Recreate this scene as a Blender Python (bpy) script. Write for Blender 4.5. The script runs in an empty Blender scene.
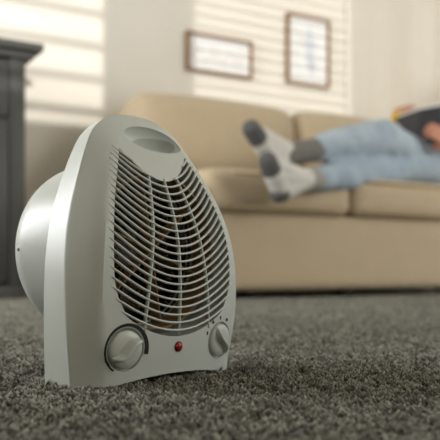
import bpy, bmesh, math, random
import numpy as np
from mathutils import Vector, Matrix, Euler

random.seed(7)
rng = np.random.default_rng(7)
SC = bpy.context.scene
COL = SC.collection

# ------------------------------------------------------------------ camera
F_PX, HORIZON, CAM_H = 780.0, 268.0, 0.114
cd = bpy.data.cameras.new('camera')
cam = bpy.data.objects.new('camera', cd)
COL.objects.link(cam)
cam.location = (0, 0, CAM_H)
cam.rotation_euler = (math.pi / 2, 0, 0)
cd.sensor_width = 36.0
cd.lens = F_PX / 440.0 * 36.0
cd.shift_y = (HORIZON - 220.0) / 440.0
cd.clip_start = 0.02
cd.dof.use_dof = True
cd.dof.focus_distance = 0.78
cd.dof.aperture_fstop = 6.6
SC.camera = cam

# ------------------------------------------------------------------ light
YAW = math.radians(31.0)                    # back wall and sofa run along s
ES = Vector((math.cos(YAW), math.sin(YAW), 0))
ET = Vector((-math.sin(YAW), math.cos(YAW), 0))
ORG = Vector((0, 2.75, 0))                  # s = t = 0 : foot of the sofa front
def W(s, t, z):
    return ORG + ES * s + ET * t + Vector((0, 0, z))

world = bpy.data.worlds.new('world'); SC.world = world
world.use_nodes = True
bg = world.node_tree.nodes['Background']
bg.inputs['Color'].default_value = (0.93, 0.96, 1.0, 1)
bg.inputs['Strength'].default_value = 1.05

SUN_DIR = (ES * 0.20 + ET * 0.96 + Vector((0, 0, -0.085))).normalized()
sl = bpy.data.lights.new('sun', 'SUN'); sl.energy = 2.4; sl.angle = math.radians(0.6)
sl.color = (1.0, 0.97, 0.92)
sun = bpy.data.objects.new('sun', sl); COL.objects.link(sun)
sun.rotation_euler = SUN_DIR.to_track_quat('-Z', 'Y').to_euler()

al = bpy.data.lights.new('daylight_window', 'AREA'); al.shape = 'RECTANGLE'
al.size = 1.1; al.size_y = 1.0; al.energy = 50; al.color = (0.98, 0.99, 1.0)
area = bpy.data.objects.new('daylight_window', al); COL.objects.link(area)
area.location = W(-2.38, -0.15, 1.02)
area.rotation_euler = ES.to_track_quat('-Z', 'Z').to_euler()

al2 = bpy.data.lights.new('front_fill_light', 'AREA'); al2.shape = 'RECTANGLE'  # added fill lamp to brighten sofa, curtain and far rug
al2.size = 1.6; al2.size_y = 1.4; al2.energy = 58; al2.color = (1.0, 0.98, 0.94)
area2 = bpy.data.objects.new('front_fill_light', al2); COL.objects.link(area2)
area2.location = W(2.2, -3.50, 1.40)
area2.rotation_euler = ET.to_track_quat('-Z', 'Z').to_euler()

SC.view_settings.view_transform = 'Standard'
SC.view_settings.look = 'None'
SC.view_settings.gamma = 1.0
SC.view_settings.use_curve_mapping = False
SC.view_settings.exposure = 0.0

# ------------------------------------------------------------------ helpers
def srgb(r, g, b):
    f = lambda c: (c / 255 / 12.92) if c / 255 <= 0.04045 else ((c / 255 + 0.055) / 1.055) ** 2.4
    return (f(r), f(g), f(b), 1.0)

def material(name, col, rough=0.6, col2=None, scale=40.0, bump=0.0, bscale=200.0, spec=0.5, metal=0.0, sheen=0.0, stretch=None, detail=4.0):
    m = bpy.data.materials.new(name); m.use_nodes = True
    nt = m.node_tree; b = nt.nodes['Principled BSDF']
    b.inputs['Roughness'].default_value = rough
    b.inputs['Metallic'].default_value = metal
    b.inputs['Specular IOR Level'].default_value = spec
    if sheen:
        b.inputs['Sheen Weight'].default_value = sheen
    tc = nt.nodes.new('ShaderNodeTexCoord')
    src = tc.outputs['Object']
    if stretch:
        mp = nt.nodes.new('ShaderNodeMapping'); mp.inputs['Scale'].default_value = stretch
        nt.links.new(src, mp.inputs['Vector']); src = mp.outputs['Vector']
    n = nt.nodes.new('ShaderNodeTexNoise'); n.inputs['Scale'].default_value = scale; n.inputs['Detail'].default_value = detail
    nt.links.new(src, n.inputs['Vector'])
    mx = nt.nodes.new('ShaderNodeMix'); mx.data_type = 'RGBA'
    c2 = col2 if col2 else tuple(c * 0.93 for c in col[:3]) + (1,)
    mx.inputs['A'].default_value = col; mx.inputs['B'].default_value = c2
    nt.links.new(n.outputs['Fac'], mx.inputs['Factor'])
    nt.links.new(mx.outputs['Result'], b.inputs['Base Color'])
    if bump:
        n2 = nt.nodes.new('ShaderNodeTexNoise'); n2.inputs['Scale'].default_value = bscale; n2.inputs['Detail'].default_value = 3
        nt.links.new(src, n2.inputs['Vector'])
        bp = nt.nodes.new('ShaderNodeBump'); bp.inputs['Strength'].default_value = bump; bp.inputs['Distance'].default_value = 0.004
        nt.links.new(n2.outputs['Fac'], bp.inputs['Height'])
        nt.links.new(bp.outputs['Normal'], b.inputs['Normal'])
    return m

def obj(name, verts, faces, mat, parent=None, smooth=True, angle=None):
    me = bpy.data.meshes.new(name)
    me.from_pydata([tuple(v) for v in verts], [], faces)
    bm = bmesh.new(); bm.from_mesh(me)
    bmesh.ops.recalc_face_normals(bm, faces=bm.faces); bm.to_mesh(me); bm.free()
    return finish(name, me, mat, parent, smooth, angle)

def finish(name, me, mat, parent=None, smooth=True, angle=None):
    o = bpy.data.objects.new(name, me); COL.objects.link(o)
    if mat: me.materials.append(mat)
    me.polygons.foreach_set('use_smooth', [smooth] * len(me.polygons))
    if smooth and angle is not None:
        me.set_sharp_from_angle(angle=math.radians(angle))
    if parent: o.parent = parent
    return o

def empty(name, loc=(0, 0, 0), rz=0.0):
    o = bpy.data.objects.new(name, None); COL.objects.link(o)
    o.location = loc; o.rotation_euler = (0, 0, rz); o.empty_display_size = 0.1
    return o

def tag(o, label, cat, group=None):
    o['label'] = label; o['category'] = cat
    if group: o['group'] = group
    return o

def struct(o, label, cat='structure'):
    o['kind'] = 'structure'; o['label'] = label; o['category'] = cat
    return o

def box(name, lo, hi, mat, parent=None, bevel=0.0, seg=2):
    me = bpy.data.meshes.new(name); bm = bmesh.new()
    bmesh.ops.create_cube(bm, size=1.0)
    for v in bm.verts:
        v.co = Vector([(lo[i] + hi[i]) / 2 + v.co[i] * (hi[i] - lo[i]) for i in range(3)])
    if bevel:
        bmesh.ops.bevel(bm, geom=list(bm.edges), offset=bevel, segments=seg, profile=0.5, affect='EDGES')
    bm.to_mesh(me); bm.free()
    return finish(name, me, mat, parent, smooth=bool(bevel), angle=40)

def cushion_mesh(name, size, r, puff=(0, 0, 0), n=14, sag=0.0, squash=0.0):
    """soft box centred on the origin: rounded by r, faces swollen by puff"""
    me = bpy.data.meshes.new(name); bm = bmesh.new()
    hx, hy, hz = [s / 2 for s in size]; H = (hx, hy, hz)
    vd = {}
    def vert(p):
        k = tuple(round(c, 5) for c in p)
        if k not in vd:
            q = [max(-(H[i] - r), min(H[i] - r, p[i] * H[i])) for i in range(3)]
            d = Vector([p[i] * H[i] - q[i] for i in range(3)])
            if d.length > 1e-9:
                d = d.normalized() * r
            co = Vector(q) + d
            u = [co[i] / H[i] for i in range(3)]
            for i in range(3):
                j, l = (i + 1) % 3, (i + 2) % 3
                co[i] += math.copysign(1, u[i]) * abs(u[i]) ** 2 * puff[i] * max(0, 1 - u[j] ** 2) ** 0.7 * max(0, 1 - u[l] ** 2) ** 0.7
            if u[2] > 0: co.z -= sag * (1 - u[0] ** 2) * u[2]
            vd[k] = bm.verts.new(co)
        return vd[k]
    lin = [math.sin(math.pi / 2 * (-1 + 2 * i / n)) for i in range(n + 1)]
    for ax in range(3):
        for sg in (-1, 1):
            for i in range(n):
                for j in range(n):
                    quad = []
                    for (a, b) in ((i, j), (i + 1, j), (i + 1, j + 1), (i, j + 1)):
                        p = [0, 0, 0]; p[ax] = sg; p[(ax + 1) % 3] = lin[a]; p[(ax + 2) % 3] = lin[b]
                        quad.append(vert(p))
                    if len(set(quad)) == 4:
                        try: bm.faces.new(quad)
                        except ValueError: pass
    bmesh.ops.recalc_face_normals(bm, faces=bm.faces)
    bm.to_mesh(me); bm.free()
    return me

def tube_data(path, rad, n=8, closed=False, caps=True):
    """round tube along a path of Vectors; rad number or list"""
    P = [Vector(p) for p in path]; m = len(P)
    R = rad if hasattr(rad, '__len__') else [rad] * m
    V, Fc = [], []
    up = None
    for i in range(m):
        a = P[i - 1] if (i > 0 or closed) else P[i]
        b = P[(i + 1) % m] if (i < m - 1 or closed) else P[i]
        tg = (b - a).normalized()
        if up is None:
            up = Vector((0, 0, 1)) if abs(tg.z) < 0.9 else Vector((1, 0, 0))
        e1 = tg.cross(up).normalized(); e2 = e1.cross(tg).normalized(); up = e2
        for k in range(n):
            an = 2 * math.pi * k / n
            V.append(P[i] + (e1 * math.cos(an) + e2 * math.sin(an)) * R[i])
    for i in range(m if closed else m - 1):
        for k in range(n):
            i2 = (i + 1) % m
            Fc.append((i * n + k, i * n + (k + 1) % n, i2 * n + (k + 1) % n, i2 * n + k))
    if caps and not closed:
        Fc.append(tuple(range(n))[::-1]); Fc.append(tuple((m - 1) * n + k for k in range(n)))
    return V, Fc

def lathe_data(prof, n=48, axis='Y', cx=0, cz=0):
    """prof: list of (radius, height); closes on the axis where the radius is 0"""
    V, Fc, rows = [], [], []
    for (r, h) in prof:
        if r < 1e-6:
            rows.append([len(V)]); V.append((cx, h, cz) if axis == 'Y' else (cx, cz, h))
        else:
            row = []
            for k in range(n):
                a = 2 * math.pi * k / n
                c, s = r * math.cos(a), r * math.sin(a)
                row.append(len(V)); V.append((cx + c, h, cz + s) if axis == 'Y' else (cx + c, cz + s, h))
            rows.append(row)
    for A, B in zip(rows, rows[1:]):
        for k in range(n):
            k2 = (k + 1) % n
            if len(A) == 1 and len(B) == 1: continue
            if len(A) == 1: Fc.append((A[0], B[k], B[k2]))
            elif len(B) == 1: Fc.append((A[k], A[k2], B[0]))
            else: Fc.append((A[k], A[k2], B[k2], B[k]))
    return V, Fc

def boolean(target, cutters, op='DIFFERENCE'):
    for c in cutters:
        md = target.modifiers.new('cut', 'BOOLEAN'); md.operation = op; md.object = c; md.solver = 'EXACT'
    dg = bpy.context.evaluated_depsgraph_get(); dg.update()
    me = bpy.data.meshes.new_from_object(target.evaluated_get(dg), depsgraph=dg)
    target.modifiers.clear(); old = target.data; target.data = me; me.name = target.name
    bpy.data.meshes.remove(old)
    for c in cutters:
        m = c.data; bpy.data.objects.remove(c); bpy.data.meshes.remove(m)

def spline(pts, x):
    """smooth monotone-ish interpolation through (x, y) pairs"""
    xs = [p[0] for p in pts]; ys = [p[1] for p in pts]
    if x <= xs[0]: return ys[0]
    if x >= xs[-1]: return ys[-1]
    i = max(k for k in range(len(xs) - 1) if xs[k] <= x)
    def sl(k):
        if k == 0: return (ys[1] - ys[0]) / (xs[1] - xs[0])
        if k == len(xs) - 1: return (ys[-1] - ys[-2]) / (xs[-1] - xs[-2])
        return (ys[k + 1] - ys[k - 1]) / (xs[k + 1] - xs[k - 1])
    h = xs[i + 1] - xs[i]; u = (x - xs[i]) / h
    return ((2 * u ** 3 - 3 * u ** 2 + 1) * ys[i] + (u ** 3 - 2 * u ** 2 + u) * h * sl(i)
            + (-2 * u ** 3 + 3 * u ** 2) * ys[i + 1] + (u ** 3 - u ** 2) * h * sl(i + 1))

def catmull(pts, k=8, closed=False):
    P = [Vector(p) for p in pts]; n = len(P); out = []
    for i in range(n if closed else n - 1):
        a = P[(i - 1) % n] if closed or i > 0 else P[0]
        b, c = P[i], P[(i + 1) % n]
        d = P[(i + 2) % n] if closed or i + 2 < n else P[-1]
        for j in range(k):
            u = j / k
            out.append(0.5 * ((2 * b) + (c - a) * u + (2 * a - 5 * b + 4 * c - d) * u * u + (3 * b - a - 3 * c + d) * u ** 3))
    if not closed: out.append(P[-1])
    return out

# ------------------------------------------------------------------ materials
M = {}
M['wall'] = material('wall_paint', srgb(227, 222, 211), 0.85, srgb(222, 217, 205), 6, 0.08, 120)
M['ceiling'] = material('ceiling_paint', srgb(232, 228, 218), 0.9)
M['floor'] = material('floor_boards', srgb(205, 192, 172), 0.45, srgb(188, 172, 150), 3, 0.03, 60, stretch=(1, 14, 1))
M['trim'] = material('white_trim', srgb(232, 230, 224), 0.5)
M['curtain'] = material('curtain_cloth', srgb(236, 231, 220), 0.9, srgb(229, 223, 210), 25, 0.15, 500)
M['plastic'] = material('ivory_plastic', srgb(205, 211, 205), 0.34, srgb(202, 208, 202), 8, 0.02, 900, spec=0.45)
M['plastic_dial'] = material('dial_plastic', srgb(198, 204, 197), 0.34)
M['black'] = material('black_print', srgb(12, 12, 14), 0.6)
M['chamber'] = material('black_chamber', srgb(24, 23, 22), 0.7)
M['fanblade'] = material('fan_grey', srgb(60, 58, 54), 0.5)
M['mica'] = material('mica_tan', srgb(160, 128, 88), 0.6, srgb(138, 108, 72), 30)
M['coil'] = material('coil_wire', srgb(120, 96, 70), 0.4, metal=0.7)
M['red'] = material('red_lens', srgb(170, 24, 30), 0.15, srgb(150, 16, 22), 200)
M['sofa'] = material('beige_upholstery', srgb(192, 175, 147), 0.9, srgb(182, 164, 135), 14, 0.25, 420, sheen=0.15)
M['sofa_seam'] = material('beige_piping', srgb(172, 150, 116), 0.9)
M['leg_dark'] = material('dark_wood_leg', srgb(42, 32, 25), 0.5)
M['cabinet'] = material('charcoal_paint', srgb(66, 66, 63), 0.5, srgb(56, 56, 54), 18)
M['knob'] = material('dark_knob', srgb(40, 38, 36), 0.35, metal=0.6)
M['frame'] = material('wooden_frame', srgb(150, 112, 70), 0.5, srgb(122, 88, 54), 20, stretch=(1, 1, 6))
M['paper'] = material('print_paper', srgb(232, 233, 232), 0.8)
M['ink'] = material('pale_blue_ink', srgb(196, 202, 212), 0.8, srgb(214, 217, 222), 30)
M['ink2'] = material('pale_grey_ink', srgb(214, 210, 208), 0.8, srgb(226, 222, 220), 60)
M['jeans'] = material('faded_denim', srgb(196, 208, 216), 0.85, srgb(112, 136, 158), 7, 0.6, 24, detail=6)
M['sock'] = material('light_grey_sock', srgb(226, 224, 216), 0.9, srgb(196, 194, 188), 60, 0.4, 250)
M['sock_dark'] = material('dark_grey_knit', srgb(104, 104, 102), 0.9, srgb(84, 84, 84), 90, 0.4, 250)
M['sock_cuff'] = material('mid_grey_knit', srgb(132, 130, 122), 0.9, srgb(102, 100, 96), 70, 0.4, 250)
M['sock_band'] = material('pale_grey_knit', srgb(168, 166, 158), 0.9, srgb(140, 138, 132), 70, 0.4, 250)
M['skin'] = material('skin', srgb(196, 138, 110), 0.5, srgb(184, 124, 98), 20)
M['shirt'] = material('yellow_knit', srgb(226, 184, 40), 0.9, srgb(206, 164, 30), 40, 0.3, 120)
M['hair'] = material('dark_hair', srgb(46, 34, 26), 0.6, srgb(30, 22, 17), 80, stretch=(1, 1, 6))
M['book'] = material('navy_cover', srgb(34, 38, 48), 0.5, srgb(28, 31, 40), 20)
M['eye'] = material('eye_dark', srgb(30, 24, 20), 0.3)
M['lip'] = material('lip', srgb(170, 96, 86), 0.5)
M['blind'] = material('blind_slat', srgb(236, 234, 226), 0.6)
M['rug_back'] = material('rug_backing', srgb(60, 60, 55), 0.95, srgb(44, 44, 40), 120, 0.6, 260)

def pile_material():
    m = bpy.data.materials.new('grey_pile'); m.use_nodes = True
    nt = m.node_tree; b = nt.nodes['Principled BSDF']; b.inputs['Roughness'].default_value = 0.85
    b.inputs['Specular IOR Level'].default_value = 0.25
    b.inputs['Sheen Weight'].default_value = 0.55; b.inputs['Sheen Roughness'].default_value = 0.4; b.inputs['Sheen Tint'].default_value = srgb(225, 224, 208)
    at = nt.nodes.new('ShaderNodeAttribute'); at.attribute_name = 'yarn'
    cr = nt.nodes.new('ShaderNodeValToRGB')
    cr.color_ramp.elements[0].color = srgb(36, 35, 31); cr.color_ramp.elements[1].color = srgb(132, 129, 118)
    nt.links.new(at.outputs['Fac'], cr.inputs['Fac']); nt.links.new(cr.outputs['Color'], b.inputs['Base Color'])
    return m
M['pile'] = pile_material()

# ------------------------------------------------------------------ room
ROOM = empty('room_axes', ORG, YAW)     # replaced below: every shell piece carries the same transform
bpy.data.objects.remove(ROOM)
def place(o):
    o.location = ORG; o.rotation_euler = (0, 0, YAW); return o
FLOOR_Z = -0.016
T_BACK, T_FRONT, S_LEFT, S_RIGHT, H_ROOM = 0.97, -3.55, -2.45, 3.6, 2.5

struct(place(box('floor', (S_LEFT, T_FRONT, FLOOR_Z - 0.05), (S_RIGHT, T_BACK, FLOOR_Z), M['floor'])), 'pale beige wooden floor showing under the sofa', 'floor')
struct(place(box('ceiling', (S_LEFT, T_FRONT, H_ROOM), (S_RIGHT, T_BACK, H_ROOM + 0.1), M['ceiling'])), 'plain off-white ceiling of the living room', 'ceiling')
struct(place(box('wall_back', (S_LEFT - 0.12, T_BACK, FLOOR_Z - 0.05), (S_RIGHT, T_BACK + 0.12, H_ROOM + 0.1), M['wall'])), 'plain beige wall behind the sofa with bands of sunlight', 'wall')
place(struct(box('baseboard_back', (S_LEFT, T_BACK - 0.015, FLOOR_Z), (S_RIGHT, T_BACK, 0.07), M['trim'], bevel=0.003), 'white skirting board along the back wall', 'baseboard'))

def wall_with_holes(name, axis, pos, thick, lo, hi, holes, mat):
    """wall slab in the (u, z) plane with rectangular openings; axis 's' : plane s=pos running along t; 't' : plane t=pos along s"""
    us = sorted({lo[0], hi[0]} | {h[0] for h in holes} | {h[1] for h in holes})
    zs = sorted({lo[1], hi[1]} | {h[2] for h in holes} | {h[3] for h in holes})
    V, Fc = [], []
    for a, b in zip(us, us[1:]):
        for c, d in zip(zs, zs[1:]):
            um, zm = (a + b) / 2, (c + d) / 2
            if any(h[0] < um < h[1] and h[2] < zm < h[3] for h in holes): continue
            i = len(V)
            for p in (pos - thick, pos):
                for (u, z) in ((a, c), (b, c), (b, d), (a, d)):
                    V.append((p, u, z) if axis == 's' else (u, p, z))
            Fc += [(i, i + 1, i + 2, i + 3), (i + 4, i + 5, i + 6, i + 7), (i, i + 1, i + 5, i + 4), (i + 1, i + 2, i + 6, i + 5), (i + 2, i + 3, i + 7, i + 6), (i + 3, i, i + 4, i + 7)]
    return place(obj(name, V, Fc, mat, smooth=False))

LW = (-0.75, 0.45, 0.45, 1.60)                       # daylight window in the left wall (t0, t1, z0, z1)
struct(wall_with_holes('wall_left', 's', S_LEFT, 0.12, (T_FRONT - 0.12, FLOOR_Z), (T_BACK, H_ROOM), [LW], M['wall']), 'plain beige wall with the big daylight window', 'wall')
SH = 4.52 * 0.20 / 0.96; ZH = 4.52 * 0.085 / 0.96      # how far the sun drifts between front wall and back wall
FW1 = (0.40 - SH, 1.42 - SH, 0.80 + ZH, 1.80 + ZH)
FW3 = (1.35, 3.05, 0.65, 2.15)  # unseen window added to go with the front fill lamp
FW2 = (-0.95 - SH, -0.03 - SH, 0.74 + ZH, 1.80 + ZH)
struct(wall_with_holes('wall_front', 't', T_FRONT, 0.12, (S_LEFT, FLOOR_Z), (S_RIGHT, H_ROOM), [FW1, FW2, FW3], M['wall']), 'plain beige wall behind the viewer with two slatted windows and one added for fill light', 'wall')

RW = (-3.30, -0.45, 0.08, 2.35)                       # wide unglazed opening, added so ambient light enters from the right
struct(wall_with_holes('wall_right', 's', S_RIGHT + 0.12, 0.12, (T_FRONT - 0.12, FLOOR_Z), (T_BACK + 0.12, H_ROOM), [RW], M['wall']), 'plain beige wall with a wide opening added beyond the sofa for fill light', 'wall')
def window(name, axis, pos, h, label):
    u0, u1, z0, z1 = h
    e = empty(name, ORG, YAW); struct(e, label, 'window')
    b = 0.045
    def bar(n, a0, a1, c0, c1):
        lo = (pos - 0.09, a0, c0) if axis == 's' else (a0, pos - 0.09, c0)
        hi = (pos - 0.03, a1, c1) if axis == 's' else (a1, pos - 0.03, c1)
        box(n, lo, hi, M['trim'], e, bevel=0.004)
    bar('frame_bar', u0, u1, z0, z0 + b * 0.4); bar('frame_bar', u0, u1, z1 - b * 0.4, z1)
    bar('frame_bar', u0, u0 + b * 0.4, z0 + b * 0.4, z1 - b * 0.4); bar('frame_bar', u1 - b * 0.4, u1, z0 + b * 0.4, z1 - b * 0.4)
    return e
window('window_1', 's', S_LEFT, LW, 'white framed window in the left wall letting in daylight')
window('window_2', 't', T_FRONT, FW1, 'white framed window behind the viewer with narrow slatted blind')
window('window_3', 't', T_FRONT, FW2, 'white framed window behind the viewer with broad slatted shutter')

window('added_window_front', 't', T_FRONT, FW3, 'white framed unshaded window added behind the viewer for the fill light')
window('added_opening_right', 's', S_RIGHT + 0.12, RW, 'wide white framed opening added in the right wall to admit fill light')
def blind(name, h, pitch, depth, tilt, label, cat):
    u0, u1, z0, z1 = h
    e = empty(name, W((u0 + u1) / 2, T_FRONT + 0.05, z0), YAW); tag(e, label, cat)
    L = (u1 - u0) / 2
    box('headrail', (-L, -0.02, z1 - z0), (L, 0.02, z1 - z0 + 0.04), M['blind'], e)
    me = None
    n = int((z1 - z0) / pitch)
    for i in range(n):
        if me is None:
            sl_ = box('slat', (-L, -depth / 2, -0.0012), (L, depth / 2, 0.0012), M['blind'], e); me = sl_.data
        else:
            sl_ = bpy.data.objects.new('slat', me); COL.objects.link(sl_); sl_.parent = e
        sl_.location = (0, 0, (i + 0.5) * pitch); sl_.rotation_euler = (tilt, 0, 0)
blind('venetian_blind', FW1, 0.058, 0.05, math.radians(27), 'white venetian blind with narrow slats behind the viewer', 'blind')
blind('slatted_shutter', FW2, 0.15, 0.075, math.radians(22), 'white shutter with broad slats behind the viewer', 'shutter')

# curtain hanging against the back wall, right of the pictures
def curtain():
    V, Fc = [], []
    s0, s1, z0, z1, n = 1.385, 3.3, 0.0, 2.42, 260
    rows = [z0, 0.6, 1.2, 1.8, z1]
    def off(s):
        u = s - s0
        return (0.021 * math.sin(u * 19 + 2.6) + 0.005 * math.sin(u * 34 + 0.4)) * min(1, 0.1 + u * 2.4) + 0.035 * min(1, u / .12)
    for th in (0.0, 0.004):
        for z in rows:
            k = 1 - 0.25 * (z / z1)
            for i in range(n + 1):
                s = s0 + (s1 - s0) * i / n
                V.append((s, T_BACK - 0.008 - 0.022 * min(1, (s - s0) / .12) - off(s) * k + th, z))
    m = n + 1; R = len(rows)
    for l in range(2):
        for r in range(R - 1):
            for i in range(n):
                a = l * m * R + r * m + i; Fc.append((a, a + 1, a + 1 + m, a + m))
    B = m * R
    for i in range(n):
        Fc.append((i, i + 1, B + i + 1, B + i)); q = (R - 1) * m
        Fc.append((q + i, q + i + 1, B + q + i + 1, B + q + i))
    for r in range(R - 1):
        for i in (0, n):
            a = r * m + i; Fc.append((a, a + m, B + a + m, B + a))
    e = empty('curtain', ORG, YAW); tag(e, 'long beige curtain in soft folds hanging at the right of the pictures', 'curtain')
    obj('curtain_cloth', V, Fc, M['curtain'], e)
    V, Fc = tube_data([(1.3, T_BACK - 0.06, 2.44), (3.4, T_BACK - 0.06, 2.44)], 0.012)
    obj('curtain_rod', V, Fc, M['knob'], e)
curtain()

# ------------------------------------------------------------------ rug
def rug():
    e = empty('shag_rug', (0, 0, FLOOR_Z)); tag(e, 'dark grey shag rug under the fan heater, reaching to the sofa', 'rug')
    ax = lambda s, t: (W(s, t, 0).x, W(s, t, 0).y)
    s0, s1, t0, t1 = -2.0, 1.9, -2.95, 0.50
    base = box('backing', (s0, t0, 0.0005), (s1, t1, 0.004), M['rug_back'], e, bevel=0.003)
    base.location = ORG; base.rotation_euler = (0, 0, YAW)
    def inside(x, y):
        dx, dy = x - ORG.x, y - ORG.y
        s = dx * ES.x + dy * ES.y; t = dx * ET.x + dy * ET.y
        return (s > s0) & (s < s1) & (t > t0) & (t < t1)
    bands = [(0.36, 1.12, 0.0040, 3, 0.0025), (1.12, 1.8, 0.0062, 2, 0.0030), (1.8, 3.5, 0.0105, 2, 0.0050)]
    AV, AF3, AF4, AY = [], [], [], []
    base_i = 0
    for (y0, y1, sp, nb, wd) in bands:
        ny = int((y1 - y0) / sp)
        ys = y0 + (np.arange(ny) + 0.5) * sp
        hw = 0.30 * y1 + 0.28
        nx = int(2 * hw / sp)
        X, Y = np.meshgrid((np.arange(nx) + 0.5) * sp - hw, ys)
        X = X.ravel(); Y = Y.ravel()
        keep = (np.abs(X) < 0.30 * Y + 0.28)
        X, Y = X[keep], Y[keep]
        X = X + rng.uniform(-.5, .5, X.size) * sp; Y = Y + rng.uniform(-.5, .5, Y.size) * sp
        k = inside(X, Y); X, Y = X[k], Y[k]
        # clumps: a slow field that leans and lifts neighbouring yarn together
        f1 = np.sin(X * 97 + 2.1 * np.sin(Y * 61)) * np.sin(Y * 113 + 1.7 * np.sin(X * 71))
        f2 = np.sin(X * 331 + 1.5 * np.sin(Y * 213)) * np.sin(Y * 287 + 1.5 * np.sin(X * 241))
        for b in range(nb):
            n = X.size
            x = X + rng.normal(0, sp * .35, n); y = Y + rng.normal(0, sp * .35, n)
            h = 0.0118 + 0.0016 * f1 + 0.0030 * f2 + rng.normal(0, 0.0014, n)
            an = rng.uniform(0, 2 * np.pi, n) * .6 + 3.0 * f1 + 1.4 * f2
            le = np.abs(rng.normal(0.0065, 0.003, n))
            lx, ly = np.cos(an) * le, np.sin(an) * le
            w = wd * rng.uniform(.7, 1.3, n)
            rot = rng.uniform(0, 2 * np.pi, n)
            V = np.zeros((n, 7, 3))
            for q in range(3):
                c, s = np.cos(rot + q * 2.0944), np.sin(rot + q * 2.0944)
                V[:, q, 0] = x + c * w * .7; V[:, q, 1] = y + s * w * .7; V[:, q, 2] = 0.003
                V[:, 3 + q, 0] = x + lx * .62 + c * w; V[:, 3 + q, 1] = y + ly * .62 + s * w; V[:, 3 + q, 2] = 0.004 + h * .78
            V[:, 6, 0] = x + lx; V[:, 6, 1] = y + ly; V[:, 6, 2] = 0.004 + h
            idx = base_i + np.arange(n)[:, None] * 7
            for q in range(3):
                r = (q + 1) % 3
                AF4.append(np.concatenate([idx + q, idx + r, idx + 3 + r, idx + 3 + q], 1))
                AF3.append(np.concatenate([idx + 3 + q, idx + 3 + r, idx + 6], 1))
            AV.append(V.reshape(-1, 3))
            yarn = np.clip(0.45 + 0.12 * f2 + 0.08 * f1 + rng.normal(0, .22, n), 0, 1)
            AY.append(np.repeat(yarn, 7))
            base_i += n * 7
    V = np.concatenate(AV).astype(np.float32); Q = np.concatenate(AF4).astype(np.int32); T = np.concatenate(AF3).astype(np.int32)
    me = bpy.data.meshes.new('pile')
    me.vertices.add(len(V)); me.vertices.foreach_set('co', V.ravel())
    me.loops.add(Q.size + T.size); me.loops.foreach_set('vertex_index', np.concatenate([Q.ravel(), T.ravel()]))
    me.polygons.add(len(Q) + len(T))
    starts = np.concatenate([np.arange(len(Q)) * 4, Q.size + np.arange(len(T)) * 3]).astype(np.int32)
    me.polygons.foreach_set('loop_start', starts)
    me.update(calc_edges=True)
    at = me.attributes.new('yarn', 'FLOAT', 'POINT'); at.data.foreach_set('value', np.concatenate(AY).astype(np.float32))
    o = bpy.data.objects.new('pile', me); COL.objects.link(o); me.materials.append(M['pile'])
    me.polygons.foreach_set('use_smooth', np.ones(len(me.polygons), dtype=bool))
    o.parent = e; o['kind'] = 'stuff'
    base.location = ORG; base.location.z = 0
rug()

# ------------------------------------------------------------------ fan heater
HYAW = math.radians(48.0)
heater = empty('fan_heater', (-0.0676, 0.824, 0.0), HYAW)
tag(heater, 'ivory plastic fan heater with curved grille standing on the grey rug', 'heater')

WID = [(-.03, .111), (0, .112), (.05, .1145), (.10, .1145), (.14, .110), (.175, .1015), (.205, .090), (.235, .0755), (.256, .062), (.270, .044), (.277, .0225), (.279, 0)]
PRO = [(-.03, -.026), (0, -.029), (.04, -.034), (.10, -.037), (.15, -.032), (.20, -.015), (.235, .002), (.26, .018), (.28, .032)]
MID = [(-.03, 0), (0, 0), (.05, .002), (.10, .005), (.15, .010), (.205, .017), (.255, .028), (.28, .034)]
CHAM = 0.019
def front_y(x, z): return spline(PRO, z) + 0.9 * x * x
def mid_y(z): return spline(MID, z)

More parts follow.
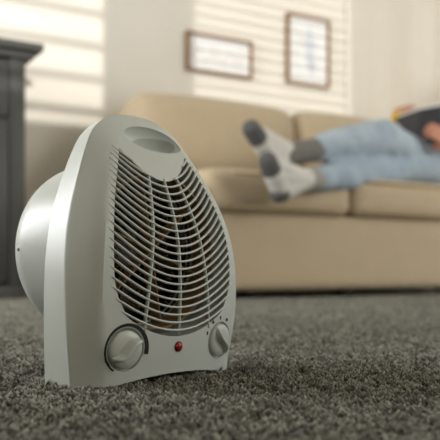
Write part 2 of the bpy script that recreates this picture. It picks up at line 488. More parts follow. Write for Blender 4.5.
def build_body():
    right = catmull([(w, 0, z) for z, w in WID], 7)
    out = [(p.x, p.z) for p in right] + [(-p.x, p.z) for p in right[-2::-1]]
    bottom = [(-.111 + .222 * i / 20, -.03) for i in range(1, 20)]
    out += bottom
    n = len(out); V, Fc = [], []
    rings = []
    def add(ring):
        rings.append(list(range(len(V), len(V) + n))); V.extend(ring)
    def rear(k, y_extra=0.0):
        r = []
        for (x, z) in out:
            ins = 0.003 * min(1, max(0, z) / .1) * k
            L = math.hypot(x, z - .1) or 1
            xx, zz = x * (1 - ins / max(abs(x), .03)) if abs(x) > 1e-6 else 0, z - (ins if z > .26 else ins * max(0, (z - .15)) / .11)
            r.append((xx, .040 + .014 * (max(0, z) / .28) ** 2, zz))
        return r
    add(rear(1.0))
    def midring(k):
        a = rear(1.0)
        return [(x * k + p[0] * (1 - k), mid_y(z) * k + p[1] * (1 - k), z * k + p[2] * (1 - k)) for (x, z), p in zip(out, a)]
    add(midring(.06)); add(midring(.5)); add(midring(.94))
    add([(x, mid_y(z), z) for x, z in out])
    fr = [.001, .003, .006, .009, .012, .0155, .019, .023, .028]
    def inset(d=None, f=None):
        r = []
        for (x, z) in out:
            S = Vector((0, min(.19, max(.06, z)))); O = Vector((x, z))
            D = (S - O); L = D.length
            dd = min(d, L) if d is not None else .028 + (L - .028) * f
            p = O + D / L * dd
            # round shoulder between the side and the front panel
            ch = CHAM + .013 * max(0, 1 - max(0, z) / .075) ** 1.5
            g = 1.0 if dd >= ch else 1 - (1 - dd / ch) ** 1.5
            y = mid_y(p.y) + (front_y(p.x, p.y) - mid_y(p.y)) * g
            r.append((p.x, y, p.y))
        return r
    for d in fr: add(inset(d=d))
    for f in (.12, .25, .4, .55, .7, .85): add(inset(f=f))
    # last ring lies on the spine
    for A, B in zip(rings, rings[1:]):
        for i in range(n):
            j = (i + 1) % n; Fc.append((A[i], A[j], B[j], B[i]))
    Fc.append(tuple(rings[0]))
    Fc.append(tuple(rings[-1]))
    body = obj('body', V, Fc, M['plastic'], heater)
    # cutters
    cut = []
    cut.append(box('cut', (-.3, -.3, -.2), (.3, .3, 0.0), None, heater))
    R = .46
    v, f = lathe_data([(0, -.25), (R, -.25), (R, .25), (0, .25)], 360, 'Y', 0, .0065 - R)
    cut.append(obj('cut', v, f, None, heater))
    # grille opening
    gp = grille_outline()
    m = len(gp)
    v = [(x, -.15, z) for x, z in gp] + [(x, .028, z) for x, z in gp]
    f = [tuple(range(m)), tuple(range(m, 2 * m))] + [(i, (i + 1) % m, m + (i + 1) % m, m + i) for i in range(m)]
    cut.append(obj('cut', v, f, None, heater))
    v, f = lathe_data([(0, 0.0), (.084, 0.0), (.084, .08), (0, .08)], 64, 'Y', 0, .132)
    cut.append(obj('cut', v, f, None, heater))
    # carrying handle: a dish in the top with a deeper finger hold in it
    for (cx, cz, dep, a, b, c) in ((0.010, .2525, .000, .042, .0180, .018), (.017, .2490, .010, .031, .0115, .019)):
        me = bpy.data.meshes.new('cut'); bm = bmesh.new()
        bmesh.ops.create_uvsphere(bm, u_segments=48, v_segments=24, radius=1)
        ny = front_y(cx, cz)
        rot = Matrix.Rotation(math.radians(-35), 3, 'X')
        for vv in bm.verts:
            p = Vector((vv.co.x * a, vv.co.y * c, vv.co.z * b)); p = rot @ p
            vv.co = p + Vector((cx, ny + dep, cz))
        bm.to_mesh(me); bm.free()
        o = bpy.data.objects.new('cut', me); COL.objects.link(o); o.parent = heater; cut.append(o)
    # knob wells
    for kx in (-KX, KX):
        Mx = knob_matrix(kx)
        r = KR[kx > 0]
        v, f = lathe_data([(0, -.02), (r, -.02), (r, .0045), (r - .002, .006), (0, .006)], 56, 'Y')
        o = obj('cut', [Mx @ Vector(p) for p in v], f, None, heater); cut.append(o)
    boolean(body, cut)
    body.data.materials.clear(); body.data.materials.append(M['plastic'])
    body.data.polygons.foreach_set('use_smooth', [True] * len(body.data.polygons))
    body.data.set_sharp_from_angle(angle=math.radians(32))
    bv = body.modifiers.new('bev', 'BEVEL'); bv.width = .0009; bv.segments = 2; bv.limit_method = 'ANGLE'; bv.angle_limit = math.radians(45)
    return body

HW = [(.044, 0), (.0465, .028), (.053, .052), (.066, .068), (.09, .080), (.114, .083), (.15, .080), (.18, .072), (.205, .062), (.222, .054), (.236, .047)]
def half_w(z):
    if z <= .044: return 0
    if z < .066:
        return .068 * math.sqrt(max(0, (z - .044) / .022))
    return spline(HW[3:], z)
BOSS0, BOSSA = .2045, 9.8
def grille_outline():
    pts = []
    n = 26
    for i in range(n + 1):
        u = i / n; z = .044 + .192 * (u ** 1.6 if u < 1 else 1)
        pts.append((half_w(z), z))
    top = []
    xe, ze = pts[-1]
    for i in range(1, 18):
        x = xe * (1 - i / 9)
        top.append((x, BOSS0 + (ze - BOSS0) * (x / xe) ** 2))
    left = [(-x, z) for x, z in pts[::-1] if x > 0]
    res = pts + top + left
    if top[-1][0] <= -xe + 1e-9: pass
    return res
KX, KZ = .0675, .0350
KR = {False: .0215, True: .0205}
def knob_matrix(kx):
    e = .004
    nx = (front_y(kx + e, KZ) - front_y(kx - e, KZ)) / (2 * e); nz = (front_y(kx, KZ + e) - front_y(kx, KZ - e)) / (2 * e)
    yb = Vector((-nx, 1, -nz)).normalized()            # into the body
    xb = Vector((1, nx, 0)).normalized(); zb = xb.cross(yb).normalized()
    zb = Vector((0, 0, 1)) - yb * yb.z; zb.normalize(); xb = yb.cross(zb).normalized()
    m = Matrix(((xb.x, yb.x, zb.x, kx), (xb.y, yb.y, zb.y, front_y(kx, KZ)), (xb.z, yb.z, zb.z, KZ), (0, 0, 0, 1)))
    return m
build_body()

def in_open(x, z):
    if z < .044: return False
    xe, ze = half_w(.236), .236
    if abs(x) > half_w(min(z, .236)): return False
    if z > BOSS0 + (ze - BOSS0) * (x / xe) ** 2: return False
    return True

def sweep(name, pts, nrm_w, nrm_d, mat, parent, taper=None):
    """strip with lens shaped section: pts path, nrm_w half height across, nrm_d half depth along y"""
    V, Fc = [], []
    sec = [(math.cos(a), math.sin(a)) for a in [2 * math.pi * k / 8 for k in range(8)]]
    m = len(pts)
    for i, p in enumerate(pts):
        a = pts[max(0, i - 1)]; b = pts[min(m - 1, i + 1)]
        tg = (Vector(b) - Vector(a)).normalized()
        yv = Vector((0, 1, 0)); yv = (yv - tg * yv.dot(tg)).normalized(); wv = tg.cross(yv).normalized()
        k = taper[i] if taper else 1
        for c, s in sec:
            cc = math.copysign(abs(c) ** .7, c); ss = math.copysign(abs(s) ** .7, s)
            V.append(Vector(p) + wv * cc * nrm_w * k + yv * ss * nrm_d)
    for i in range(m - 1):
        for k in range(8):
            Fc.append((i * 8 + k, i * 8 + (k + 1) % 8, (i + 1) * 8 + (k + 1) % 8, (i + 1) * 8 + k))
    Fc.append(tuple(range(8))); Fc.append(tuple((m - 1) * 8 + k for k in range(8)))
    return obj(name, V, Fc, mat, parent)

def grille():
    N = 20
    for i in range(N):
        z0 = .0505 + (.1985 - .0505) * i / (N - 1)
        a = 4.3 + (9.3 - 4.3) * (i / (N - 1)) ** 1.2
        zf = lambda x: z0 + a * x * x * (1 - 14 * x * x)
        x = 0
        while x < .12 and in_open(x, zf(x)): x += .001
        X = x + .0055
        n = 36; pts, tp = [], []
        for k in range(n + 1):
            xx = -X + 2 * X * k / n
            e = max(0, (abs(xx) - (X - .010)) / .010)
            pts.append((xx, front_y(xx, zf(xx)) + .0004 + .0016 * e * e, zf(xx))); tp.append(1 - .72 * e ** 2)
        sweep('grille_slat', pts, .00115, .0018, M['plastic'], heater, tp)
    for z0 in (.2060, .2125):                            # short slats beside the boss under the handle
        for sg in (-1, 1):
            zf = lambda x: z0 + 9.0 * x * x * (1 - 14 * x * x)
            xs = [k * .0005 for k in range(200) if in_open(k * .0005, zf(k * .0005))]
            if len(xs) < 4: continue
            x0, x1 = max(0, xs[0] - .003), xs[-1] + .0055
            pts, tp = [], []
            for k in range(15):
                xx = x0 + (x1 - x0) * k / 14
                e = max(0, (xx - (x1 - .010)) / .010)
                pts.append((sg * xx, front_y(xx, zf(xx)) + .0004 + .0016 * e * e, zf(xx))); tp.append(1 - .72 * e * e)
            sweep('grille_slat', pts, .00115, .0018, M['plastic'], heater, tp)
    for (xb, xt) in ((-.046, -.020), (0, 0), (.046, .020)):
        pts = []
        n = 26
        zb = .0455 if xb == 0 else .050
        zt = .207 if xb == 0 else .2085
        for k in range(n + 1):
            u = k / n; z = zb + (zt - zb) * u; xx = xb + (xt - xb) * u ** 1.4
            pts.append((xx, front_y(xx, z) + .0012, z))
        sweep('grille_rib', pts, .0011, .0022, M['plastic'], heater)
grille()

# rear drum, fan and heating element
def drum():
    ZC = .134
    prof = [(.080, .034), (.094, .038), (.0965, .055), (.0965, .098), (.095, .113), (.090, .125), (.079, .133), (.055, .1375), (.025, .139), (0, .139)]
    cp = catmull([(r, h, 0) for r, h in prof], 5)
    v, f = lathe_data([(max(0, p.x), p.y) for p in cp[:-1]] + [(0, .139)], 72, 'Y', 0, ZC)
    obj('rear_housing', v, f, M['plastic'], heater, angle=60)
    v, f = lathe_data([(.082, .029), (.084, .04), (.084, .11), (.07, .124), (0, .126)], 56, 'Y', 0, ZC)
    obj('fan_chamber', v, f, M['chamber'], heater)
    v, f = lathe_data([(0, .0), (.0022, .0), (.0018, .0022), (0, .0026)], 16, 'Y')
    nub = obj('screw', v, f, M['plastic'], heater)
    nub.location = (-.0945, .111, ZC + .0); nub.rotation_euler = (0, 0, math.radians(80))
    # intake slots on the back, seen from behind only
    for k in range(9):
        z = ZC - .048 + k * .012
        L = math.sqrt(max(0, .055 ** 2 - (z - ZC) ** 2))
        box('intake_slot', (-L, .1360, z - .002), (L, .1395, z + .002), M['black'], heater)
    # heating element: tan mica ring, cross plates and coil
    v, f = lathe_data([(.0805, -.004), (.0825, -.004), (.0825, .024), (.0805, .024), (.0805, -.004)], 56, 'Y', 0, ZC - .002)
    el = obj('mica_ring', v, f, M['mica'], heater, smooth=True, angle=40)
    for ang in (20, 80, 140):
        b = box('mica_plate', (-.079, .006, -.0006), (.079, .022, .0006), M['mica'], el)
        b.location = (0, 0, ZC - .002); b.rotation_euler = (0, math.radians(ang), 0)
    for rr in (.026, .044, .062):
        path = []
        n = 220
        for k in range(n):
            a = 2 * math.pi * k / n; w = 2 * math.pi * k / n * (rr * 900)
            r2 = rr + .0028 * math.cos(w)
            path.append((r2 * math.cos(a), .013 + .0028 * math.sin(w), ZC - .002 + r2 * math.sin(a)))
        v, f = tube_data(path, .0006, 5, closed=True)
        obj('heating_coil', v, f, M['coil'], el)
    v, f = lathe_data([(0, .045), (.020, .046), (.024, .052), (.024, .08), (0, .082)], 32, 'Y', 0, ZC)
    fan = obj('fan_hub', v, f, M['fanblade'], heater, angle=40)
    for k in range(5):
        V, Fc = [], []
        a0 = 2 * math.pi * k / 5
        for lay in (0, .0015):
            for i in range(6):
                for j in range(6):
                    r = .020 + .055 * i / 5; a = a0 + (j / 5 - .5) * (.75 + .25 * i / 5)
                    V.append((r * math.cos(a), .060 + (j / 5 - .5) * .024 + lay, ZC + r * math.sin(a)))
        for l in range(2):
            for i in range(5):
                for j in range(5):
                    q = l * 36 + i * 6 + j; Fc.append((q, q + 1, q + 7, q + 6))
        for i in range(5):
            for (a, b) in ((i, i + 1), (30 + i, 31 + i), (i * 6, i * 6 + 6), (i * 6 + 5, i * 6 + 11)):
                Fc.append((a, b, b + 36, a + 36))
        obj('fan_blade', V, Fc, M['fanblade'], fan)
drum()

def knob(kx, ang, label):
    r = KR[kx > 0] - .0028
    Mx = knob_matrix(kx)
    v, f = lathe_data([(0, .006), (r, .006), (r, -.0002), (r - .0012, -.0018), (r * .6, -.0026), (0, -.0028)], 48, 'Y')
    k = obj('control_knob', v, f, M['plastic_dial'], heater, angle=50)
    k.matrix_local = Mx @ Matrix.Rotation(ang, 4, 'Y')
    k['label'] = label
    # S shaped finger grip
    V, Fc = [], []
    n = 28
    for i in range(n + 1):
        u = -1 + 2 * i / n
        x = u * r * .97
        c = r * .20 * math.sin(u * math.pi * .9)
        wd = r * .10 + r * .16 * (1 - abs(u)) ** .8
        h = -.0022 - .0098 * (1 - abs(u) ** 4) ** .6
        for (dz, y) in ((-wd * 1.35, -.0005), (-wd * .55, h * .93), (-wd * .3, h), (wd * .3, h), (wd * .55, h * .93), (wd * 1.35, -.0005)):
            V.append((x, y, c + dz))
    for i in range(n):
        for j in range(5):
            Fc.append((i * 6 + j, i * 6 + j + 1, i * 6 + 7 + j, i * 6 + 6 + j))
        Fc.append((i * 6 + 5, i * 6, i * 6 + 6, i * 6 + 11))
    Fc.append(tuple(range(6))); Fc.append(tuple(n * 6 + j for j in range(6)))
    fg = obj('finger_grip', V, Fc, M['plastic_dial'], k, angle=50)
    if kx > 0: fg.scale = (1, .72, .8)
    return k
knob(-KX, math.radians(-24), 'larger round dial with a wavy finger grip and black scale')
knob(KX, math.radians(62), 'smaller round switch with a slanted finger grip')

def decal(name, ring, label=None):
    """ring: list of (x, z, x2, z2) pairs laid on the front panel as a thin raised print"""
    V, Fc = [], []
    for (a, b, c, d) in ring:
        for (x, z) in ((a, b), (c, d)):
            V.append((x, front_y(x, z) - .0007, z)); V.append((x, front_y(x, z) + .0008, z))
    for i in range(len(ring) - 1):
        q = i * 4; p = q + 4
        Fc += [(q, q + 2, p + 2, p), (q + 1, q + 3, p + 3, p + 1), (q, q + 1, p + 1, p), (q + 2, q + 3, p + 3, p + 2)]
    e = len(ring) * 4 - 4
    Fc += [(0, 1, 3, 2), (e, e + 1, e + 3, e + 2)]
    o = obj(name, V, Fc, M['black'], heater, smooth=False)
    if label: o['label'] = label
ring = []
for i in range(61):
    a = math.radians(238 - (238 + 14) * i / 60)
    th = .0013 + .0034 * max(0, (i / 60 - .25) / .75) ** .8
    r0 = KR[False] + .0010
    ring.append((-KX + r0 * math.cos(a), KZ + r0 * math.sin(a), -KX + (r0 + th) * math.cos(a), KZ + (r0 + th) * math.sin(a)))
decal('dial_scale', ring, 'black wedge-shaped scale printed around the dial')
for i, ad in enumerate((158, 124, 92, 62)):
    a = math.radians(ad); r0 = KR[True] + .0042
    cx, cz = KX + r0 * math.cos(a), KZ + r0 * math.sin(a)
    hh, hw_ = (.0018, .0008) if i in (0, 2) else (.0015, .0013)
    decal('setting_mark', [(cx - hw_, cz - hh, cx - hw_, cz + hh), (cx + hw_, cz - hh, cx + hw_, cz + hh)])
# red indicator
v, f = lathe_data([(0, .003), (.0056, .003), (.0056, -.0004), (.0048, -.0009), (.0046, .0), (.0, .0)], 32, 'Y')
bz = obj('indicator_bezel', v, f, M['black'], heater, angle=40)
bz.location = (0, front_y(0, .0335), .0335)
v, f = lathe_data([(.0046, .001), (.0044, -.0010), (.0032, -.0020), (.0015, -.0025), (0, -.0026)], 32, 'Y')
rl = obj('indicator_lamp', v, f, M['red'], heater); rl.location = bz.location; rl['label'] = 'small red round indicator lens'

# ------------------------------------------------------------------ sofa
sofa = empty('sofa', (ORG.x, ORG.y, 0), YAW)
tag(sofa, 'beige upholstered three-seat sofa standing on dark feet behind the heater', 'sofa')
def soft(name, lo, hi, r, puff=(0, 0, 0), mat='sofa', parent=sofa, n=14, rot=None):
    me = cushion_mesh(name, [hi[i] - lo[i] for i in range(3)], r, puff, n)
    o = finish(name, me, M[mat], parent)
    o.location = [(lo[i] + hi[i]) / 2 for i in range(3)]
    if rot: o.rotation_euler = rot
    return o
CW = 0.60
soft('base', (-0.05, 0.015, .028), (3 * CW + .05, .86, .318), .03, (0, .004, 0))
for k in range(3):
    c = soft('seat_cushion', (CW * k + .002 - (.055 if k == 0 else 0), -.012, .312), (CW * (k + 1) - .002 + (.055 if k == 2 else 0), .66, .470), .045, (.004, .012, .012))
    # piping along the front edges
    for zz in (.332, .452):
        v, f = tube_data([(CW * k + .05, -.012, zz), (CW * k + CW / 2, -.022, zz), (CW * k + CW - .05, -.012, zz)], .004, 8)
        o = obj('piping', v, f, M['sofa_seam'], c)
        o.matrix_parent_inverse = Matrix.Translation(c.location).inverted()
for k in range(3):
    b0, b1 = ((-.075, .73), (.73, 1.32), (1.32, 1.89))[k]
    b = soft('back_cushion', (b0, .50, .44), (b1, .76, .832), .07, (.008, .035, .026), rot=(math.radians(-9), 0, 0))
soft('back_frame', (-.04, .72, .05), (3 * CW + .04, .865, .78), .05)
for (a, b) in ((-.185, -.055), (3 * CW + .055, 3 * CW + .185)):
    arm = soft('arm', (a, -.01, .03), (b, .80, .74), .06, (.006, .006, .01))
    for v_ in arm.data.vertices:                         # the arm slopes down towards the front
        if v_.co.z > 0: v_.co.z -= (.40 - v_.co.y) / .81 * .34 * (v_.co.z / .355)
for s in (-.15, .62, 1.22, 3 * CW + .15):
    for t in (.06, .82):
        v, f = lathe_data([(0, FLOOR_Z if t > .5 else -.004), (.022, FLOOR_Z if t > .5 else -.004), (.03, .035), (0, .035)], 20, 'Z')
        o = obj('foot', v, f, M['leg_dark'], sofa, angle=40); o.location = (s, t, 0)

# ------------------------------------------------------------------ cabinet
cab = empty('cabinet', W(-1.0, .59, FLOOR_Z), YAW); cab.scale = (1, 1, 1.02)
tag(cab, 'dark charcoal wooden cabinet with overhanging cornice against the wall', 'cabinet')
def cb(name, lo, hi, parent=cab, mat='cabinet', bevel=.004):
    return box(name, lo, hi, M[mat], parent, bevel)
R_, L_ = .483, -.48
Z0 = 0.0
cb('carcass', (L_, .012, .05), (R_, .365, .915))
cb('plinth', (L_ - .01, .0, 0), (R_ + .01, .365, .06))
cb('cornice', (L_ - .055, -.055, .935), (R_ + .058, .368, .965), bevel=.006)
cb('cornice_moulding', (L_ - .028, -.028, .908), (R_ + .030, .366, .937), bevel=.008)
for (a, b) in ((L_, L_ + .06), (-.03, .03), (R_ - .06, R_)):
    cb('stile', (a, -.006, .06), (b, .014, .908))
for (x0, x1) in ((L_ + .064, -.034), (.034, R_ - .064)):
    d = cb('drawer', (x0, -.004, .690), (x1, .014, .895))
    cb('drawer_panel', (x0 + .035, -.010, .725), (x1 - .035, -.002, .86), d)
    v, f = lathe_data([(0, -.034), (.012, -.032), (.016, -.024), (.007, -.014), (.007, -.008), (0, -.008)], 20, 'Y', (x0 + x1) / 2, .793)
    obj('knob', v, f, M['knob'], d)
    d = cb('door', (x0, -.004, .075), (x1, .014, .675))
    cb('door_panel', (x0 + .05, -.010, .125), (x1 - .05, -.002, .625), d)
    kx = x1 - .025 if x0 < 0 else x0 + .025
    v, f = lathe_data([(0, -.034), (.012, -.032), (.016, -.024), (.007, -.014), (.007, -.002), (0, -.002)], 20, 'Y', kx, .40)
    obj('knob', v, f, M['knob'], d)

# ------------------------------------------------------------------ pictures
def picture(name, s0, s1, z0, z1, label, marks, bar=.013):
    e = empty(name, W((s0 + s1) / 2, T_BACK - .002, z0), YAW); tag(e, label, 'picture')
    w, h = (s1 - s0) / 2, z1 - z0
    d0, d1 = -.026, -.001
    box('frame_bar', (-w, d0, 0), (w, d1, bar), M['frame'], e, .002)
    box('frame_bar', (-w, d0, h - bar), (w, d1, h), M['frame'], e, .002)
    box('frame_bar', (-w, d0, bar), (-w + bar, d1, h - bar), M['frame'], e, .002)
    box('frame_bar', (w - bar, d0, bar), (w, d1, h - bar), M['frame'], e, .002)
    p = box('print', (-w + bar, -.010, bar), (w - bar, -.002, h - bar), M['paper'], e)
    for (x, z, a, b, mt) in marks:                     # soft shapes of the printed picture
        V = [(x + a * math.cos(t) * (1 + .25 * math.sin(3 * t + x * 40)), -.0108, z + b * math.sin(t) * (1 + .2 * math.cos(4 * t))) for t in [2 * math.pi * k / 28 for k in range(28)]]
        V2 = [(q[0], -.0095, q[2]) for q in V]
        F2 = [tuple(range(28)), tuple(range(28, 56))] + [(k, (k + 1) % 28, 28 + (k + 1) % 28, 28 + k) for k in range(28)]
        obj('printed_shape', V + V2, F2, M[mt], p, smooth=False)
mk = []
for i in range(9):
    mk.append((-.145 + .034 * i, .085 + .02 * math.sin(i * 2.3), .013, .030 + .012 * math.cos(i * 1.7), 'ink2'))
picture('wide_picture', .385, .762, 1.072, 1.262, 'wide wooden-framed picture with a pale print above the sofa', mk)
picture('tall_picture', .980, 1.262, 1.083, 1.451, 'tall wooden-framed picture with a faint blue shape beside the curtain',
        [(.012, .20, .034, .105, 'ink'), (.03, .11, .022, .05, 'ink'), (-.045, .24, .014, .04, 'ink2')])

# ------------------------------------------------------------------ person lying on the sofa
def pix(px, py, t):
    """sofa-frame point on the depth plane t seen at a pixel"""
    u = (px - 220) / F_PX; v = (HORIZON - py) / F_PX
    # X = -sin*t + cos*s ; Y = 2.75 + cos*t + sin*s
    c, s_ = math.cos(YAW), math.sin(YAW)
    s = (u * (ORG.y + c * t) + s_ * t) / (c - u * s_)
    Y = ORG.y + c * t + s_ * s
    return Vector((s, t, CAM_H + v * Y))

person = empty('person', (ORG.x, ORG.y, 0), YAW)
tag(person, 'person in faded jeans, grey socks and yellow top lying on the sofa holding a book', 'person')

def capsule(bm, p, r, q, r2, n=14):
    p, q = Vector(p), Vector(q); d = q - p; L = max(d.length, 1e-5); d = d / L
    up = Vector((0, 0, 1)) if abs(d.z) < .9 else Vector((1, 0, 0))
    e1 = d.cross(up).normalized(); e2 = d.cross(e1)
    rows = []
    prof = [(-math.cos(a) * r, math.sin(a) * r) for a in [math.pi / 2 * i / 4 for i in range(5)]] + [(L + math.sin(a) * r2, math.cos(a) * r2) for a in [math.pi / 2 * i / 4 for i in range(5)]]
    for h, rr in prof:
        if rr < 1e-6: rows.append([bm.verts.new(p + d * h)])
        else: rows.append([bm.verts.new(p + d * h + (e1 * math.cos(2 * math.pi * k / n) + e2 * math.sin(2 * math.pi * k / n)) * rr) for k in range(n)])
    for A, B in zip(rows, rows[1:]):
        for k in range(n):
            k2 = (k + 1) % n
            if len(A) == 1: fs = (A[0], B[k2], B[k])
            elif len(B) == 1: fs = (A[k], A[k2], B[0])
            else: fs = (A[k], A[k2], B[k2], B[k])
            bm.faces.new(fs)

def blob(name, parts, mat, parent, voxel=.008, smooth=6, ell=(), wrinkle=0.0):
    """one continuous surface grown round tapered limbs and ellipsoids"""
    me = bpy.data.meshes.new(name); bm = bmesh.new()
    for (p, r, q, r2) in parts: capsule(bm, p, r, q, r2)
    for (c, rad, rot) in ell:
        mt = Matrix.Translation(Vector(c)) @ (rot.to_matrix().to_4x4() if rot else Matrix()) @ Matrix.Diagonal((*rad, 1))
        bmesh.ops.create_uvsphere(bm, u_segments=20, v_segments=12, radius=1, matrix=mt)
    bmesh.ops.recalc_face_normals(bm, faces=bm.faces)
    bm.to_mesh(me); bm.free()
    o = bpy.data.objects.new(name, me); COL.objects.link(o)
    md = o.modifiers.new('r', 'REMESH'); md.mode = 'VOXEL'; md.voxel_size = voxel; md.use_smooth_shade = True
    sm = o.modifiers.new('s', 'SMOOTH'); sm.factor = .5; sm.iterations = smooth
    if wrinkle:
        tx = bpy.data.textures.new('folds', 'CLOUDS'); tx.noise_scale = .10; tx.noise_depth = 1
        dm = o.modifiers.new('d', 'DISPLACE'); dm.texture = tx; dm.strength = wrinkle; dm.mid_level = .5
    dg = bpy.context.evaluated_depsgraph_get(); dg.update()
    m2 = bpy.data.meshes.new_from_object(o.evaluated_get(dg), depsgraph=dg)
    o.modifiers.clear(); o.data = m2; bpy.data.meshes.remove(me); m2.name = name
    m2.materials.clear(); m2.materials.append(M[mat])
    m2.polygons.foreach_set('use_smooth', [True] * len(m2.polygons))
    o.parent = parent
    return o

# joints (sofa frame: s to the right, t to the back, z up)
pel = Vector((1.42, .30, .60))
hipA, hipB = Vector((1.40, .22, .585)), Vector((1.40, .38, .590))
kneeA, kneeB = pix(394, 170, .17), pix(382, 138, .12)
ankA, ankB = pix(303, 180, -.10), pix(289, 154, -.03)
heelA, toeA = pix(281, 192, -.13), pix(268, 162, -.17)
heelB, toeB = pix(274, 160, -.05), pix(252, 130, -.10)
chest = Vector((1.72, .32, .78)); neck0 = Vector((1.86, .33, .91)); head = Vector((1.98, .33, 1.02))
shN, shF = Vector((1.79, .16, .84)), Vector((1.79, .50, .85))
handN, handF = pix(438, 134, .10), pix(402, 113, .50)
elN, elF = Vector((1.60, .06, .66)), Vector((1.46, .68, .68))
wrN = handN + Vector((.075, .0, -.035)); wrF = pix(398, 116, .61)
print('shin', (kneeA - ankA).length, (kneeB - ankB).length, 'thigh', (hipA - kneeA).length, (hipB - kneeB).length,
      'arm', (shN - elN).length, (elN - wrN).length, (shF - elF).length, (elF - wrF).length, 'foot', (heelA - toeA).length, (heelB - toeB).length)

# the book: stands open across the lap
BK = Vector((1.32, .30, .70)); 
def book():
    e = empty('book', W(1.315, .385, .664), YAW); tag(e, 'dark navy covered open book held above the person\'s lap', 'book')
    for sg in (-1, 1):
        # each half leans towards the reader (+s) away from the spine
        ex = Vector((.16, sg * .20, 0)).normalized() if False else Vector((.22 * (1 if sg > 0 else .8), sg * 1.0, 0)).normalized()
        nz = Vector((.22, 0, 1)).normalized()
        def P(a, h, d):
            nrm = Vector((1, 0, -.22)).normalized()
            p = ex * a + nz * h + nrm * d
            return (p.x, p.y, p.z)
        for (nm, a0, a1, h0, h1, d0, d1, mt) in (('cover', 0, .25, 0, .225, 0, .004, 'book'), ('pages', .004, .236, .006, .238, .004, .016, 'paper')):
            V = [P(a, h, d) for d in (d0, d1) for (a, h) in ((a0, h0), (a1, h0), (a1, h1), (a0, h1))]
            Fc = [(0, 1, 2, 3), (4, 5, 6, 7), (0, 1, 5, 4), (1, 2, 6, 5), (2, 3, 7, 6), (3, 0, 4, 7)]
            obj(nm, V, Fc, M[mt], e, smooth=False)
book()

def hand_parts(wr, palm_dir, across, grip, r=.0085):
    """palm and five bent fingers; grip = direction the fingers curl towards"""
    d, a, g = Vector(palm_dir).normalized(), Vector(across).normalized(), Vector(grip).normalized()
    res = []
    for k, (off, L) in enumerate(((-.030, .072), (-.010, .082), (.010, .076), (.029, .060))):
        kn = wr + d * .085 + a * off
        res.append((wr + d * .01 + a * off * .6, .014, kn, .0125))
        m1 = kn + d * L * .42 + g * L * .10
        m2 = m1 + d * L * .18 + g * L * .30
        tp = m2 - d * L * .08 + g * L * .26
        res += [(kn, r * 1.15, m1, r * 1.05), (m1, r * 1.05, m2, r), (m2, r, tp, r * .85)]
    th0 = wr + d * .022 - a * .024; th1 = th0 + d * .030 - a * .026 + g * .012; th2 = th1 + d * .028 - a * .008 + g * .016
    res += [(th0, .015, th1, .0115), (th1, .0115, th2, .0095)]
    return res

body = [(pel, .12, chest, .125), (chest, .10, neck0, .055), (neck0, .055, head, .055),
        (hipA, .070, kneeA, .042), (kneeA, .042, ankA, .030), (hipB, .070, kneeB, .042), (kneeB, .042, ankB, .030),
        (pel, .10, hipA, .08), (pel, .10, hipB, .08),
        (ankA, .026, heelA, .024), (heelA, .024, toeA, .020), (ankA, .024, toeA, .018),
        (ankB, .026, heelB, .024), (heelB, .024, toeB, .020), (ankB, .024, toeB, .018),
        (shN, .05, elN, .038), (elN, .038, wrN, .026), (shF, .05, elF, .038), (elF, .038, wrF, .026), (chest, .08, shN, .05), (chest, .08, shF, .05)]
body += hand_parts(wrN, handN - wrN, (0.3, 0.1, .95), (.25, 1, 0))
body += hand_parts(wrF, (.65, .5, .42), (-.5, .7, .0), (.2, -.9, .1))
hd = Vector((-.62, -.18, .0)).normalized()             # the face looks down the body to the book
hup = Vector((.35, 0, .93)).normalized(); hside = hd.cross(hup).normalized()
hd = hup.cross(hside).normalized()
if hd.x > 0: hd = -hd
HR = Matrix((hside, hd, hup)).transposed().to_quaternion()
hc = head + hup * .05
ell = [(hc, (.074, .092, .112), HR), (hc - hup * .055 + hd * .03, (.052, .058, .06), HR), (hc + hd * .094 - hup * .018, (.013, .018, .022), HR)]
for sg in (-1, 1):
    ell.append((hc + hside * sg * .075 - hup * .01 - hd * .005, (.008, .02, .032), HR))
    ell.append((hc + hside * sg * .03 + hd * .082 + hup * .022, (.02, .012, .006), HR))
blob('body', body, 'skin', person, voxel=.0055, smooth=4, ell=ell)
for sg in (-1, 1):
    c = hc + hside * sg * .03 + hd * .085 + hup * .006
    blob('eye', [(c - hside * .006, .008, c + hside * .006, .008)], 'eye', person, voxel=.003, smooth=2)
c = hc + hd * .087 - hup * .055
blob('mouth', [(c - hside * .02, .006, c + hside * .02, .006)], 'lip', person, voxel=.003, smooth=2)
blob('hair', [], 'hair', person, voxel=.008, smooth=6, ell=[(hc - hd * .022 + hup * .022, (.086, .092, .110), HR), (hc - hd * .05 - hup * .06, (.075, .06, .075), HR)])

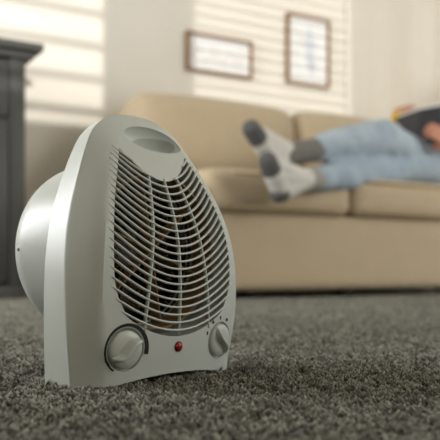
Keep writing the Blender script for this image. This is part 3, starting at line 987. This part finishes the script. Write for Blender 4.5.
# jeans: one garment, cuffs end at the ankles
cutA = ankA.lerp(kneeA, .11); cutB = ankB.lerp(kneeB, .27)
blob('jeans', [(cutA, .047, ankA.lerp(kneeA, .45), .062), (ankA.lerp(kneeA, .45), .062, kneeA, .066), (kneeA, .066, kneeA.lerp(hipA, .5), .082), (kneeA.lerp(hipA, .5), .082, hipA, .098),
               (cutB, .050, ankB.lerp(kneeB, .45), .066), (ankB.lerp(kneeB, .45), .068, kneeB, .080), (kneeB, .080, kneeB.lerp(hipB, .5), .096), (kneeB.lerp(hipB, .5), .096, hipB, .105),
               (hipA, .10, hipB, .10), (pel, .128, pel.lerp(chest, .25), .130)], 'jeans', person, voxel=.009, smooth=6, wrinkle=.020)
blob('shirt', [(pel.lerp(chest, .18), .134, chest, .140), (chest, .12, neck0.lerp(chest, .3), .075), (chest, .10, shN, .066), (chest, .10, shF, .066),
               (shN, .066, elN, .052), (elN, .052, wrN.lerp(elN, .05), .036), (shF, .066, elF, .052), (elF, .052, wrF.lerp(elF, .05), .038)], 'shirt', person, voxel=.009, smooth=6)

def sock(ank, knee, heel, toe, nm):
    up = ank.lerp(knee, .40 if nm == 'upper' else .30)
    mid = heel.lerp(toe, .55)
    s_ = blob('sock', [(ank, .040, heel, .036), (heel, .036, mid, .036), (mid, .036, toe, .032), (ank, .042, mid, .034), (ank, .040, toe, .029), (ank.lerp(up, .2), .042, ank, .042)], 'sock', person, voxel=.006, smooth=5)
    blob('toe_cap', [(heel.lerp(toe, .74), .0365, heel.lerp(toe, 1.04), .0335)], 'sock_dark', s_, voxel=.006, smooth=5)
    blob('heel_cap', [(heel + (heel - ank) * .04, .0385, heel + (heel - ank) * .10, .034)], 'sock_dark', s_, voxel=.006, smooth=5)
    lo = ank.lerp(knee, -.04 if nm == 'upper' else .04)
    blob('sock_cuff', [(lo, .0445, up, .0455)], 'sock_cuff' if nm == 'upper' else 'sock_band', s_, voxel=.006, smooth=4)
sock(ankA, kneeA, heelA, toeA, 'lower'); sock(ankB, kneeB, heelB, toeB, 'upper')
